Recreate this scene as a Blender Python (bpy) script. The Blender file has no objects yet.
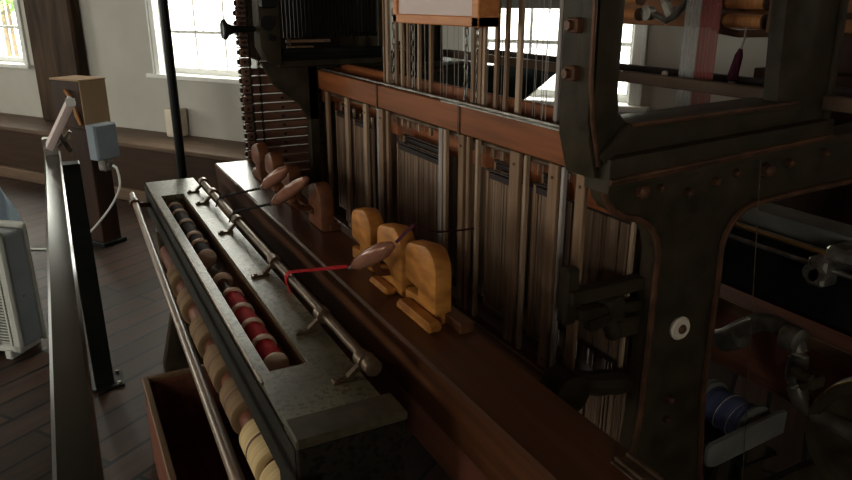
import bpy, bmesh, math, random
from mathutils import Vector, Matrix
random.seed(7)
SC = bpy.context.scene
COL = SC.collection
PI = math.pi
R = math.radians

# ---------------------------------------------------------------- materials
def new_mat(name):
    m = bpy.data.materials.new(name); m.use_nodes = True
    nt = m.node_tree
    b = nt.nodes['Principled BSDF']
    return m, nt, b

def mat(name, c1, c2=None, rough=0.5, metal=0.0, scale=(8, 8, 8), detail=6, lo=0.35, hi=0.65, bump=0.0, rvar=0.0, spec=0.13, coat=0.0, dist=0.0):
    m, nt, b = new_mat(name)
    c2 = c2 or tuple(x * 0.7 for x in c1)
    tc = nt.nodes.new('ShaderNodeTexCoord'); mp = nt.nodes.new('ShaderNodeMapping')
    mp.inputs['Scale'].default_value = scale
    nz = nt.nodes.new('ShaderNodeTexNoise'); nz.inputs['Scale'].default_value = 1.0
    nz.inputs['Detail'].default_value = detail; nz.inputs['Distortion'].default_value = dist
    rp = nt.nodes.new('ShaderNodeValToRGB')
    rp.color_ramp.elements[0].position = lo; rp.color_ramp.elements[0].color = (*c2, 1)
    rp.color_ramp.elements[1].position = hi; rp.color_ramp.elements[1].color = (*c1, 1)
    L = nt.links.new
    L(tc.outputs['Object'], mp.inputs['Vector']); L(mp.outputs['Vector'], nz.inputs['Vector'])
    L(nz.outputs['Fac'], rp.inputs['Fac']); L(rp.outputs['Color'], b.inputs['Base Color'])
    b.inputs['Metallic'].default_value = metal; b.inputs['Roughness'].default_value = rough
    b.inputs['Specular IOR Level'].default_value = spec
    if coat:
        b.inputs['Coat Weight'].default_value = coat; b.inputs['Coat Roughness'].default_value = 0.25
    if rvar:
        mr = nt.nodes.new('ShaderNodeMapRange')
        mr.inputs['To Min'].default_value = max(0.05, rough - rvar); mr.inputs['To Max'].default_value = rough + rvar
        L(nz.outputs['Fac'], mr.inputs['Value']); L(mr.outputs['Result'], b.inputs['Roughness'])
    if bump:
        bp = nt.nodes.new('ShaderNodeBump'); bp.inputs['Strength'].default_value = bump; bp.inputs['Distance'].default_value = 0.01
        L(nz.outputs['Fac'], bp.inputs['Height']); L(bp.outputs['Normal'], b.inputs['Normal'])
    return m

def worn_paint(name, base, dark, chip, rough, spec=.5):
    m, nt, b = new_mat(name); L = nt.links.new
    tc = nt.nodes.new('ShaderNodeTexCoord')
    n1 = nt.nodes.new('ShaderNodeTexNoise'); n1.inputs['Scale'].default_value = 85; n1.inputs['Detail'].default_value = 5
    n2 = nt.nodes.new('ShaderNodeTexNoise'); n2.inputs['Scale'].default_value = 7; n2.inputs['Detail'].default_value = 3
    L(tc.outputs['Object'], n1.inputs['Vector']); L(tc.outputs['Object'], n2.inputs['Vector'])
    r1 = nt.nodes.new('ShaderNodeValToRGB'); r1.color_ramp.elements[0].position = .52; r1.color_ramp.elements[1].position = .58
    r2 = nt.nodes.new('ShaderNodeValToRGB'); r2.color_ramp.elements[0].color = (*dark, 1); r2.color_ramp.elements[1].color = (*base, 1)
    r2.color_ramp.elements[0].position = .35; r2.color_ramp.elements[1].position = .65
    mx = nt.nodes.new('ShaderNodeMix'); mx.data_type = 'RGBA'
    L(n1.outputs['Fac'], r1.inputs['Fac']); L(n2.outputs['Fac'], r2.inputs['Fac'])
    L(r1.outputs['Color'], mx.inputs['Factor']); L(r2.outputs['Color'], mx.inputs['A']); mx.inputs['B'].default_value = (*chip, 1)
    L(mx.outputs['Result'], b.inputs['Base Color'])
    bp = nt.nodes.new('ShaderNodeBump'); bp.inputs['Strength'].default_value = .25; bp.inputs['Distance'].default_value = .004
    L(n1.outputs['Fac'], bp.inputs['Height']); L(bp.outputs['Normal'], b.inputs['Normal'])
    b.inputs['Roughness'].default_value = rough; b.inputs['Specular IOR Level'].default_value = spec
    return m

def planks(name):
    m, nt, b = new_mat(name); L = nt.links.new
    tc = nt.nodes.new('ShaderNodeTexCoord'); mp = nt.nodes.new('ShaderNodeMapping')
    mp.inputs['Rotation'].default_value = (0, 0, PI / 2)
    br = nt.nodes.new('ShaderNodeTexBrick')
    br.offset = .37; br.inputs['Scale'].default_value = 1; br.inputs['Mortar Size'].default_value = .010
    br.inputs['Brick Width'].default_value = 3.1; br.inputs['Row Height'].default_value = .152
    br.inputs['Color1'].default_value = (.066, .034, .023, 1); br.inputs['Color2'].default_value = (.030, .0165, .0115, 1)
    br.inputs['Mortar'].default_value = (.006, .005, .004, 1); br.inputs['Mortar Smooth'].default_value = .1
    nz = nt.nodes.new('ShaderNodeTexNoise'); nz.inputs['Scale'].default_value = 1; nz.inputs['Detail'].default_value = 8
    mp2 = nt.nodes.new('ShaderNodeMapping'); mp2.inputs['Scale'].default_value = (40, 2.5, 5)
    mx = nt.nodes.new('ShaderNodeMix'); mx.data_type = 'RGBA'; mx.blend_type = 'MULTIPLY'; mx.inputs['Factor'].default_value = .8
    rp = nt.nodes.new('ShaderNodeValToRGB'); rp.color_ramp.elements[0].position = .3; rp.color_ramp.elements[0].color = (.45, .42, .4, 1)
    rp.color_ramp.elements[1].position = .7; rp.color_ramp.elements[1].color = (1.2, 1.15, 1.1, 1)
    L(tc.outputs['Object'], mp.inputs['Vector']); L(mp.outputs['Vector'], br.inputs['Vector'])
    L(tc.outputs['Object'], mp2.inputs['Vector']); L(mp2.outputs['Vector'], nz.inputs['Vector'])
    L(nz.outputs['Fac'], rp.inputs['Fac']); L(br.outputs['Color'], mx.inputs['A']); L(rp.outputs['Color'], mx.inputs['B'])
    L(mx.outputs['Result'], b.inputs['Base Color'])
    mr = nt.nodes.new('ShaderNodeMapRange'); mr.inputs['To Min'].default_value = .34; mr.inputs['To Max'].default_value = .60
    L(nz.outputs['Fac'], mr.inputs['Value']); L(mr.outputs['Result'], b.inputs['Roughness']); b.inputs['Specular IOR Level'].default_value = .2
    bp = nt.nodes.new('ShaderNodeBump'); bp.inputs['Strength'].default_value = .5; bp.inputs['Distance'].default_value = .004
    inv = nt.nodes.new('ShaderNodeMath'); inv.operation = 'SUBTRACT'; inv.inputs[0].default_value = 1
    L(br.outputs['Fac'], inv.inputs[1]); L(inv.outputs['Value'], bp.inputs['Height']); L(bp.outputs['Normal'], b.inputs['Normal'])
    return m

def glass_mat():
    m = bpy.data.materials.new('window_glass'); m.use_nodes = True
    nt = m.node_tree; nt.nodes.clear(); L = nt.links.new
    o = nt.nodes.new('ShaderNodeOutputMaterial'); t = nt.nodes.new('ShaderNodeBsdfTransparent'); g = nt.nodes.new('ShaderNodeBsdfGlossy')
    g.inputs['Roughness'].default_value = .02; t.inputs['Color'].default_value = (.94, .97, .96, 1)
    f = nt.nodes.new('ShaderNodeFresnel'); f.inputs['IOR'].default_value = 1.35
    mx = nt.nodes.new('ShaderNodeMixShader')
    ge = nt.nodes.new('ShaderNodeNewGeometry'); iv = nt.nodes.new('ShaderNodeMath'); iv.operation = 'SUBTRACT'; iv.inputs[0].default_value = 1
    ml = nt.nodes.new('ShaderNodeMath'); ml.operation = 'MULTIPLY'
    L(ge.outputs['Backfacing'], iv.inputs[1]); L(iv.outputs['Value'], ml.inputs[0]); L(f.outputs['Fac'], ml.inputs[1])
    L(ml.outputs['Value'], mx.inputs['Fac']); L(t.outputs['BSDF'], mx.inputs[1]); L(g.outputs['BSDF'], mx.inputs[2]); L(mx.outputs['Shader'], o.inputs['Surface'])
    return m

def sheer_mat(name, col, alpha):
    m, nt, b = new_mat(name); L = nt.links.new
    tc = nt.nodes.new('ShaderNodeTexCoord'); mp = nt.nodes.new('ShaderNodeMapping'); mp.inputs['Scale'].default_value = (1, 300, 1)
    nz = nt.nodes.new('ShaderNodeTexNoise'); nz.inputs['Scale'].default_value = 1
    mr = nt.nodes.new('ShaderNodeMapRange'); mr.inputs['From Min'].default_value = .3; mr.inputs['From Max'].default_value = .7
    mr.inputs['To Min'].default_value = max(0, alpha - .2); mr.inputs['To Max'].default_value = min(1, alpha + .2)
    L(tc.outputs['Object'], mp.inputs['Vector']); L(mp.outputs['Vector'], nz.inputs['Vector']); L(nz.outputs['Fac'], mr.inputs['Value'])
    L(mr.outputs['Result'], b.inputs['Alpha']); b.inputs['Base Color'].default_value = (*col, 1); b.inputs['Roughness'].default_value = .8
    return m

M = {}
M['plaster'] = mat('cream_plaster', (.47, .45, .41), (.425, .405, .365), .85, scale=(3, 3, 3), lo=.3, hi=.7, bump=.05)
M['ceiling'] = mat('ceiling_boards', (.20, .13, .085), (.13, .085, .055), .8, scale=(2, 20, 2))
M['floor'] = planks('floor_planks')
M['column'] = mat('old_column_wood', (.070, .040, .022), (.024, .013, .008), .7, scale=(9, 9, 1.5), bump=.3, dist=.6)
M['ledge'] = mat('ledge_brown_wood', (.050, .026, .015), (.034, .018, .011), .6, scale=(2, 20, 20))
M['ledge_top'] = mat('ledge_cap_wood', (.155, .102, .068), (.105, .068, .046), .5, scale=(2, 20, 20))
M['white'] = mat('white_window_paint', (.78, .78, .76), (.70, .70, .68), .5)
M['glass'] = glass_mat()
M['iron'] = mat('dark_cast_iron', (.046, .033, .019), (.024, .018, .011), .45, .0, scale=(14, 14, 14), bump=.12, rvar=.1)
M['crank'] = mat('worn_crank_iron', (.13, .11, .09), (.07, .06, .048), .35, .4, scale=(20, 20, 20))
M['iron_edge'] = mat('worn_iron_edge', (.13, .058, .033), (.06, .032, .02), .42, .2, scale=(18, 18, 18))
M['black'] = mat('black_steel', (.018, .019, .019), (.010, .011, .011), .35, .4)
M['steel'] = mat('worn_steel', (.36, .34, .31), (.17, .15, .13), .34, .85, scale=(25, 25, 25))
M['rod'] = mat('tarnished_rod', (.19, .130, .085), (.09, .060, .04), .36, .6, scale=(30, 30, 30))
M['front_wood'] = mat('front_rail_wood', (.22, .115, .055), (.13, .07, .036), .36, .0, scale=(40, 3, 40), spec=.5)
M['rail'] = mat('dark_handrail', (.016, .017, .013), (.008, .009, .007), .16, 0, scale=(40, .5, 40), rvar=.06, spec=.5)
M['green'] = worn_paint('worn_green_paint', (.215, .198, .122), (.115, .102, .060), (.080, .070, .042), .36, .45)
M['cap_board'] = mat('dimmed_cap_board', (.085, .070, .042), (.055, .044, .027), .5, scale=(40, 40, 40))  # darker than the deck, standing in for weaker reflection at the near end
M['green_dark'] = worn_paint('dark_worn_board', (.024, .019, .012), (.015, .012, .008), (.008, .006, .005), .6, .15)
M['red_wood'] = mat('red_brown_varnish', (.25, .078, .026), (.14, .042, .015), .42, scale=(30, 2.2, 30), bump=.04)
M['batten'] = mat('batten_varnish', (.105, .036, .014), (.055, .019, .008), .33, spec=.5, scale=(34, 2.2, 34), bump=.03)
M['frame_wood'] = mat('sign_frame_wood', (.62, .24, .075), (.46, .16, .05), .4, scale=(40, 4, 40))
M['sign_face'] = mat('pink_grey_board', (.66, .53, .51), (.60, .48, .46), .6, scale=(3, 3, 3))
M['slat'] = mat('heddle_slat_wood', (.26, .155, .095), (.165, .095, .056), .6, scale=(60, 60, 3))
M['slat_light'] = mat('pale_slat_wood', (.42, .29, .195), (.30, .20, .135), .55, scale=(60, 60, 3))
M['slat_grey'] = mat('greyed_slat', (.37, .32, .30), (.25, .215, .20), .5, scale=(60, 60, 3))
M['heddle'] = mat('heddle_brown', (.23, .145, .095), (.135, .082, .054), .55, .0, scale=(50, 50, 2))
M['block'] = mat('orange_shuttle_wood', (.50, .205, .045), (.29, .105, .024), .45, scale=(14, 14, 40))
M['block_red'] = mat('red_shuttle_wood', (.17, .062, .028), (.10, .036, .018), .42, scale=(14, 14, 40))
M['shuttle'] = mat('polished_shuttle', (.30, .135, .088), (.20, .08, .052), .16, .1, scale=(30, 12, 30))
M['flange'] = mat('cream_flange', (.86, .65, .53), (.76, .56, .45), .5)
M['red_thread'] = mat('red_thread', (.60, .016, .026), (.42, .010, .018), .75, scale=(3, 160, 3), bump=.3)
M['dark_thread'] = mat('dark_thread', (.05, .04, .045), (.02, .016, .02), .8, scale=(3, 160, 3), bump=.3)
M['bare'] = mat('bare_core', (.16, .07, .05), (.09, .04, .03), .6)
M['blue_thread'] = mat('blue_thread', (.095, .105, .21), (.05, .058, .125), .7, scale=(3, 120, 3), bump=.3)
M['pale_wood'] = mat('pale_end_wood', (.55, .40, .17), (.42, .29, .12), .6)
M['grey_board'] = mat('grey_board', (.17, .17, .155), (.11, .11, .10), .5, scale=(6, 6, 6))
M['cream_cloth'] = mat('cream_woven_ribbon', (.64, .46, .24), (.50, .35, .17), .8, scale=(6, 120, 6), bump=.2)
M['shaded_cloth'] = mat('shaded_woven_ribbon', (.22, .135, .07), (.15, .09, .046), .8, scale=(6, 120, 6), bump=.2)  # darker copy of the cream ribbon, shade under the beam put into colour
M['crate'] = mat('crate_red_wood', (.19, .066, .038), (.10, .037, .024), .55, scale=(20, 2, 20))
M['crate_edge'] = mat('crate_edge_wood', (.19, .105, .055), (.12, .066, .036), .55, scale=(20, 2, 20))
M['lag'] = mat('lag_wood', (.20, .095, .062), (.11, .054, .038), .5, scale=(3, 40, 40))
M['lag_edge'] = mat('lag_dark', (.030, .020, .018), (.014, .01, .009), .5)
M['fin'] = mat('hook_iron', (.020, .018, .017), (.012, .011, .010), .4, .5)
M['box_dark'] = mat('pedestal_dark_wood', (.045, .021, .013), (.025, .012, .008), .6, scale=(14, 14, 2))
M['box_tan'] = mat('pedestal_tan_board', (.36, .235, .14), (.31, .20, .12), .6, scale=(10, 10, 2))
M['elec'] = mat('grey_box_enamel', (.235, .275, .315), (.20, .235, .27), .45)
M['cord'] = mat('white_cord', (.72, .72, .70), (.66, .66, .64), .5)
M['fan_body'] = mat('fan_blue_grey', (.30, .345, .375), (.27, .31, .34), .45)
M['fan_rim'] = mat('fan_pale_rim', (.56, .56, .52), (.52, .52, .48), .5)
M['fan_dark'] = mat('fan_inside', (.05, .05, .05), (.03, .03, .03), .6)
M['bag'] = mat('pale_blue_plastic', (.42, .53, .60), (.25, .32, .42), .35, scale=(9, 9, 5), bump=.5)
M['motor'] = mat('dark_green_enamel', (.020, .034, .032), (.012, .02, .019), .38, .2)
M['copper'] = mat('copper_wood', (.50, .225, .085), (.37, .15, .055), .38, scale=(6, 80, 6))
M['creel_wood'] = mat('creel_orange_wood', (.24, .10, .042), (.15, .06, .025), .5, scale=(20, 2, 20))
M['purple'] = mat('purple_thread', (.10, .018, .045), (.05, .01, .024), .8, scale=(60, 60, 4))
M['plate'] = mat('porcelain_washer', (.74, .66, .56), (.62, .54, .45), .35)
M['warp_white'] = sheer_mat('white_warp', (.40, .38, .37), .45)
M['warp_red'] = sheer_mat('red_warp', (.24, .055, .05), .55)
M['back_brown'] = mat('back_rail_brown', (.095, .056, .036), (.06, .036, .024), .5, scale=(20, 2, 20))
M['brass'] = mat('brass', (.55, .36, .13), (.40, .25, .09), .3, .9)
M['ext_pave'] = mat('pale_paving', (.62, .62, .60), (.55, .55, .53), .9)
M['ext_house'] = mat('pale_siding', (.80, .80, .78), (.74, .74, .72), .8, scale=(1, 1, 20))
M['ext_grey'] = mat('grey_fence', (.34, .34, .36), (.28, .28, .30), .7)
M['leaf'] = mat('leaf_green', (.22, .42, .10), (.10, .24, .05), .6, scale=(12, 12, 12))
M['bark'] = mat('bark', (.16, .12, .08), (.09, .07, .05), .8)

# ---------------------------------------------------------------- geometry
class MB:
    def __init__(s): s.bm = bmesh.new()
    def _merge(s, b2, mtx=None):
        if mtx is not None: b2.transform(mtx)
        me = bpy.data.meshes.new('tmp'); b2.to_mesh(me); b2.free()
        s.bm.from_mesh(me); bpy.data.meshes.remove(me)
    def box(s, x0, x1, y0, y1, z0, z1, bev=0.0, mtx=None, seg=1):
        b = bmesh.new(); bmesh.ops.create_cube(b, size=1)
        for v in b.verts:
            v.co = Vector(((x0 + x1) / 2 + v.co.x * (x1 - x0), (y0 + y1) / 2 + v.co.y * (y1 - y0), (z0 + z1) / 2 + v.co.z * (z1 - z0)))
        if bev: bmesh.ops.bevel(b, geom=list(b.edges), offset=bev, segments=seg, affect='EDGES', profile=.5)
        s._merge(b, mtx); return s
    def bar(s, p0, p1, w, h, up=(0, 0, 1), bev=0.0):
        p0, p1 = Vector(p0), Vector(p1); d = p1 - p0; l = d.length; z = d.normalized()
        u = Vector(up)
        if abs(u.dot(z)) > .98: u = Vector((0, 1, 0))
        x = u.cross(z).normalized(); y = z.cross(x)
        m = Matrix((x, y, z)).transposed().to_4x4(); m.translation = p0
        return s.box(-w / 2, w / 2, -h / 2, h / 2, 0, l, bev, m)
    def cyl(s, p0, p1, r, r2=None, seg=16, bev=0.0):
        p0, p1 = Vector(p0), Vector(p1); d = p1 - p0; l = d.length
        b = bmesh.new(); bmesh.ops.create_cone(b, cap_ends=True, segments=seg, radius1=r, radius2=r if r2 is None else r2, depth=l)
        if bev:
            ed = [e for e in b.edges if len(e.link_faces) == 2 and e.calc_face_angle(0) > .8]
            bmesh.ops.bevel(b, geom=ed, offset=bev, segments=2, affect='EDGES', profile=.5)
        m = d.to_track_quat('Z', 'Y').to_matrix().to_4x4(); m.translation = (p0 + p1) / 2
        s._merge(b, m); return s
    def lathe(s, prof, p0, axis, seg=20, ring=False):
        b = bmesh.new(); rings = []
        for r, h in prof:
            rings.append([b.verts.new((max(r, 1e-4) * math.cos(2 * PI * k / seg), max(r, 1e-4) * math.sin(2 * PI * k / seg), h)) for k in range(seg)])
        for a, c in zip(rings, rings[1:]):
            for k in range(seg): b.faces.new((a[k], a[(k + 1) % seg], c[(k + 1) % seg], c[k]))
        if ring:
            a, c = rings[-1], rings[0]
            for k in range(seg): b.faces.new((a[k], a[(k + 1) % seg], c[(k + 1) % seg], c[k]))
        else:
            b.faces.new(rings[0][::-1]); b.faces.new(rings[-1])
        bmesh.ops.recalc_face_normals(b, faces=b.faces)
        m = Vector(axis).to_track_quat('Z', 'Y').to_matrix().to_4x4(); m.translation = Vector(p0)
        s._merge(b, m); return s
    def tube(s, pts, r, seg=8):
        pts = [Vector(p) for p in pts]; b = bmesh.new(); rings = []; n = len(pts)
        rr = r if isinstance(r, (list, tuple)) else [r] * n
        up = Vector((0, 0, 1))
        for i, p in enumerate(pts):
            t = (pts[min(i + 1, n - 1)] - pts[max(i - 1, 0)]).normalized()
            u = up if abs(t.dot(up)) < .95 else Vector((1, 0, 0))
            x = t.cross(u).normalized()
            if i and x.dot(px) < 0: x = -x
            px = x; y = t.cross(x)
            rings.append([b.verts.new(p + rr[i] * (math.cos(2 * PI * k / seg) * x + math.sin(2 * PI * k / seg) * y)) for k in range(seg)])
        for a, c in zip(rings, rings[1:]):
            for k in range(seg): b.faces.new((a[k], a[(k + 1) % seg], c[(k + 1) % seg], c[k]))
        b.faces.new(rings[0][::-1]); b.faces.new(rings[-1])
        bmesh.ops.recalc_face_normals(b, faces=b.faces)
        s._merge(b); return s
    def prism(s, poly, a0, a1, plane='XZ', bev=0.0, mtx=None):
        b = bmesh.new()
        def P(u, v, w): return {'XZ': (u, w, v), 'YZ': (w, u, v), 'XY': (u, v, w)}[plane]
        A = [b.verts.new(P(u, v, a0)) for u, v in poly]; B = [b.verts.new(P(u, v, a1)) for u, v in poly]
        n = len(poly)
        caps = [b.faces.new(A), b.faces.new(B[::-1])]
        for k in range(n): b.faces.new((A[k], B[k], B[(k + 1) % n], A[(k + 1) % n]))
        bmesh.ops.recalc_face_normals(b, faces=b.faces)
        if bev:
            ed = list({e for f in caps for e in f.edges})
            bmesh.ops.bevel(b, geom=ed, offset=bev, segments=2, affect='EDGES', profile=.5)
        s._merge(b, mtx); return s
    def ball(s, c, r, sc=(1, 1, 1), seg=16, mtx=None):
        b = bmesh.new(); bmesh.ops.create_uvsphere(b, u_segments=seg, v_segments=seg // 2 + 2, radius=r)
        for v in b.verts: v.co = Vector((v.co.x * sc[0], v.co.y * sc[1], v.co.z * sc[2]))
        m = (mtx or Matrix()).copy(); m.translation = Vector(c)
        s._merge(b, m); return s
    def smooth(s, ang=35):
        for f in s.bm.faces: f.smooth = True
        for e in s.bm.edges:
            if len(e.link_faces) == 2 and e.calc_face_angle(0) > R(ang): e.smooth = False
        return s

ORG = {}
def props(o, label=None, cat=None, group=None, kind=None):
    if label: o['label'] = label
    if cat: o['category'] = cat
    if group: o['group'] = group
    if kind: o['kind'] = kind
    return o

def thing(name, loc, label, cat, group=None, rotz=0, kind=None):
    o = bpy.data.objects.new(name, None); COL.objects.link(o)
    o.empty_display_size = .05
    o.location = loc; o.rotation_euler = (0, 0, rotz); ORG[o.name] = Vector(loc)
    return props(o, label, cat, group, kind)

def build(name, mb, m, parent=None, local=False, label=None, kind=None, sm=True):
    """link one mesh; world-space vertices unless local"""
    if sm: mb.smooth()
    me = bpy.data.meshes.new(name); 
    if parent is not None:
        org = Vector((0, 0, 0)) if local else ORG[parent.name]
    else:
        if local: org = Vector((0, 0, 0))
        else:
            xs = [v.co for v in mb.bm.verts]
            org = Vector(((min(c.x for c in xs) + max(c.x for c in xs)) / 2, (min(c.y for c in xs) + max(c.y for c in xs)) / 2, min(c.z for c in xs)))
    for v in mb.bm.verts: v.co -= org
    mb.bm.to_mesh(me); mb.bm.free()
    me.materials.append(M[m])
    o = bpy.data.objects.new(name, me); COL.objects.link(o)
    if parent is not None: o.parent = parent; ORG[o.name] = ORG[parent.name] if not local else Vector((0, 0, 0))
    else: o.location = org; ORG[o.name] = org
    if label: o['label'] = label
    if kind: o['kind'] = kind
    return o

def copy_tree(o, parent=None):
    c = o.copy(); COL.objects.link(c); ORG[c.name] = ORG.get(o.name, Vector((0, 0, 0)))
    if parent is not None: c.parent = parent
    for ch in [x for x in o.children]: copy_tree(ch, c)
    return c

# ---------------------------------------------------------------- the room
RZ = R(-56.3)
TX = Vector((math.cos(RZ), math.sin(RZ), 0)); NX = Vector((-math.sin(RZ), math.cos(RZ), 0))
DN = 4.493
def room(t, d, z): return TX * t + NX * (DN + d) + Vector((0, 0, z))
RO = room(0, 0, 0)
def rbuild(name, mb, m, parent=None, kind='structure', label=None):
    """vertices in room coordinates (t along the window wall, d outward, z)"""
    o = build(name, mb, m, parent, local=True, label=label, kind=kind if parent is None else None)
    if parent is None: o.location = RO; o.rotation_euler = (0, 0, RZ)
    return o
T0, T1, D0, H = -9.6, 3.6, -8.2, 3.3
rbuild('floor', MB().box(T0, T1, D0, .0, -.08, 0), 'floor', label='dark brown plank floor')
rbuild('ceiling', MB().box(T0, T1, D0, .3, H, H + .1), 'ceiling', label='unseen added ceiling above the loom, dark to curb bounced light')  # added out of view; its dark tone holds down light from above
W = [(-8.27, -7.10), (-5.24, -4.07), (-2.17, -1.0), (1.0, 2.17)]
WB, WT = 1.03, 2.9
def wall_with_windows(name, a0, a1, wins, mk, lab, zb=WB, zt=WT):
    mb = MB()
    mk(mb, a0, a1, 0, zb); mk(mb, a0, a1, zt, H)
    e = [a0] + [x for w in wins for x in w] + [a1]
    for k in range(0, len(e), 2):
        if e[k + 1] - e[k] > .01: mk(mb, e[k], e[k + 1], zb, zt)
    rbuild(name, mb, 'plaster', label=lab)
wall_with_windows('wall_back', T0, T1, W, lambda mb, a, b, z0, z1: mb.box(a, b, 0, .28, z0, z1), 'cream plaster wall with the sash windows')
WF = [(-7.8, -6.3), (-5.0, -3.5), (1.4, 2.3)]  # invented openings out of view, there only to let light in
wall_with_windows('wall_front', T0, T1, WF, lambda mb, a, b, z0, z1: mb.box(a, b, D0 - .28, D0, z0, z1), 'cream plaster wall behind the viewer', zt=2.5)
WL = [(-6.8, -5.4), (-3.4, -2.0)]  # more invented openings out of view, for light from the left
wall_with_windows('wall_left', D0, 0, WL, lambda mb, a, b, z0, z1: mb.box(T0 - .28, T0, a, b, z0, z1), 'cream plaster end wall on the left', zt=2.5)
rbuild('wall_right', MB().box(T1, T1 + .2, D0, .28, 0, H), 'plaster', label='cream plaster end wall on the right')
# deep wooden ledge under the windows
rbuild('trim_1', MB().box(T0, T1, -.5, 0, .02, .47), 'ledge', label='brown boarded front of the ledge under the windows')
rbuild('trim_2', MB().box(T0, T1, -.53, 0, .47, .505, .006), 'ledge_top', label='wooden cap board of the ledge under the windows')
rbuild('baseboard_back', MB().box(T0, T1, -.56, -.5, 0, .11, .008), 'ledge_top', label='low wooden step along the foot of the ledge')
c = rbuild('support_column', MB().box(-6.84, -6.16, -.12, .0, .5, H, .02), 'column', label='dark rough timber column against the wall')

def window(n, a0, a1, lab, axis='t', off=0.0, blind=False):
    """sash window with jambs, sill, muntins and panes; set back in the reveal"""
    z0, z1 = WB, WT
    w = thing('window_%d' % n, (0, 0, 0), lab, 'window', kind='structure')
    w.location = RO; w.rotation_euler = (0, 0, RZ)
    f = MB()
    f.box(a0, a0 + .055, -.015, .2, z0, z1, .004).box(a1 - .055, a1, -.015, .2, z0, z1, .004).box(a0, a1, -.015, .2, z1 - .06, z1, .004)
    f.box(a0 + .055, a0 + .075, .06, .16, z0, z1).box(a1 - .075, a1 - .055, .06, .16, z0, z1)
    f.box(a0 - .025, a0, -.02, 0, z0, z1 + .06, .003).box(a1, a1 + .025, -.02, 0, z0, z1 + .06, .003).box(a0 - .025, a1 + .025, -.02, 0, z1, z1 + .08, .003)
    build('window_frame', f, 'white', w, local=True)
    build('window_sill', MB().box(a0 - .08, a1 + .08, -.06, .2, z0 - .035, z0 + .004, .006), 'white', w, local=True)
    s = MB(); g = MB()
    b0, b1 = a0 + .075, a1 - .075
    s.box(b0, b0 + .02, .10, .13, z0, z1 - .06).box(b1 - .02, b1, .10, .13, z0, z1 - .06)
    s.box(b0, b1, .10, .13, z0, z0 + .055).box(b0, b1, .10, .13, z0 + .74, z0 + .78).box(b0, b1, .10, .13, z1 - .1, z1 - .06)
    for k in (1, 2):
        x = b0 + (b1 - b0) * k / 3
        s.box(x - .010, x + .010, .105, .125, z0, z1 - .06)
    for z in (z0 + .36, z0 + 1.1): s.box(b0, b1, .105, .125, z - .012, z + .012)
    so = build('sash', s, 'white', w, local=True)
    g.box(b0, b1, .113, .117, z0 + .05, z1 - .06)
    build('pane', g, 'glass', so, local=True, sm=False)
    if blind:
        build('blind', MB().box(a0 + .06, a1 - .06, .03, .05, 1.60, z1 - .06), 'grey_board', w, local=True, label='lowered grey blind')
window(1, *W[0], 'white sash window with a green tree outside, left of the timber column')
window(2, *W[1], 'white sash window between the timber column and the pattern chain')
window(3, *W[2], 'white sash window seen through the loom behind the dark motor', blind=True)
window(4, *W[3], 'unseen white sash window added right of the loom for light')  # out of view, added as one more daylight opening
# plain panes for the unseen windows added only to light the room
for n, (a, b) in enumerate(WF):
    mb = MB().box(a, b, D0 - .15, D0 - .145, WB, 2.5)
    rbuild('window_%d' % (5 + n), mb, 'glass', label='unseen window added behind the viewer to light the room')
for n, (a, b) in enumerate(WL):
    mb = MB().box(T0 - .15, T0 - .145, a, b, WB, 2.5)
    rbuild('window_%d' % (9 + n), mb, 'glass', label='unseen window added in the left end wall to light the room')

# plain white block standing on the ledge
o = rbuild('plaster_block', MB().box(-5.03, -4.90, -.16, -.01, .507, .75, .012), 'plate', kind=None)
props(o, 'short cream block standing on the ledge below the window', 'block')

# ---------------------------------------------------------------- outside
rbuild('exterior_ground', MB().box(-30, 20, .4, 30, -.35, -.25), 'ext_pave', label='pale paving outside the windows')
def rthing(name, t, d, z, label, cat, group=None):
    o = thing(name, room(t, d, z), label, cat, group, rotz=RZ); ORG[o.name] = Vector((0, 0, 0)); return o
fe = rthing('fence', -5, 6, -.25, 'grey picket fence outside the window', 'fence')
mb = MB()
for k in range(90): mb.box(-9 + k * .2, -8.95 + k * .2, -.02, .02, 0, 1.5)
build('picket', mb, 'ext_grey', fe, local=True, kind='stuff')
for z in (.3, 1.2): build('fence_rail', MB().box(-9, 9, .02, .07, z, z + .1), 'ext_grey', fe, local=True)
ho = rthing('house', -7, 14, -.25, 'pale house across the yard outside the window', 'house')
build('wall', MB().box(-6, 10, 0, 5, 0, 5), 'ext_house', ho, local=True)
for k in range(5): build('window', MB().box(-4.6 + k * 2.4, -3.6 + k * 2.4, -.05, .02, 1.6, 3.2), 'ext_grey', ho, local=True)
build('roof', MB().prism([(-.5, 5), (5.5, 5), (2.5, 6.6)], -6.4, 10.4, 'YZ'), 'ext_grey', ho, local=True)
tr = rthing('tree', -16.3, 5.5, -.25, 'green leafy tree outside the leftmost window', 'tree')
build('trunk', MB().cyl((0, 0, 0), (0, 0, 2.4), .14, .09), 'bark', tr, local=True)
mb = MB(); rnd = random.Random(3)
for k in range(500):
    a, b_ = rnd.uniform(0, 2 * PI), rnd.uniform(-1, 1); r = 1.35 * rnd.uniform(.5, 1)
    q = Vector((r * math.cos(a) * math.sqrt(1 - b_ * b_), r * math.sin(a) * math.sqrt(1 - b_ * b_), 2.62 + r * b_))
    m_ = Matrix.Rotation(rnd.uniform(0, 6), 4, 'X') @ Matrix.Rotation(rnd.uniform(0, 6), 4, 'Z'); m_.translation = q
    mb.box(-.10, .10, -.06, .06, -.004, .004, 0, m_)
build('crown', mb, 'leaf', tr, local=True)

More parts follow.
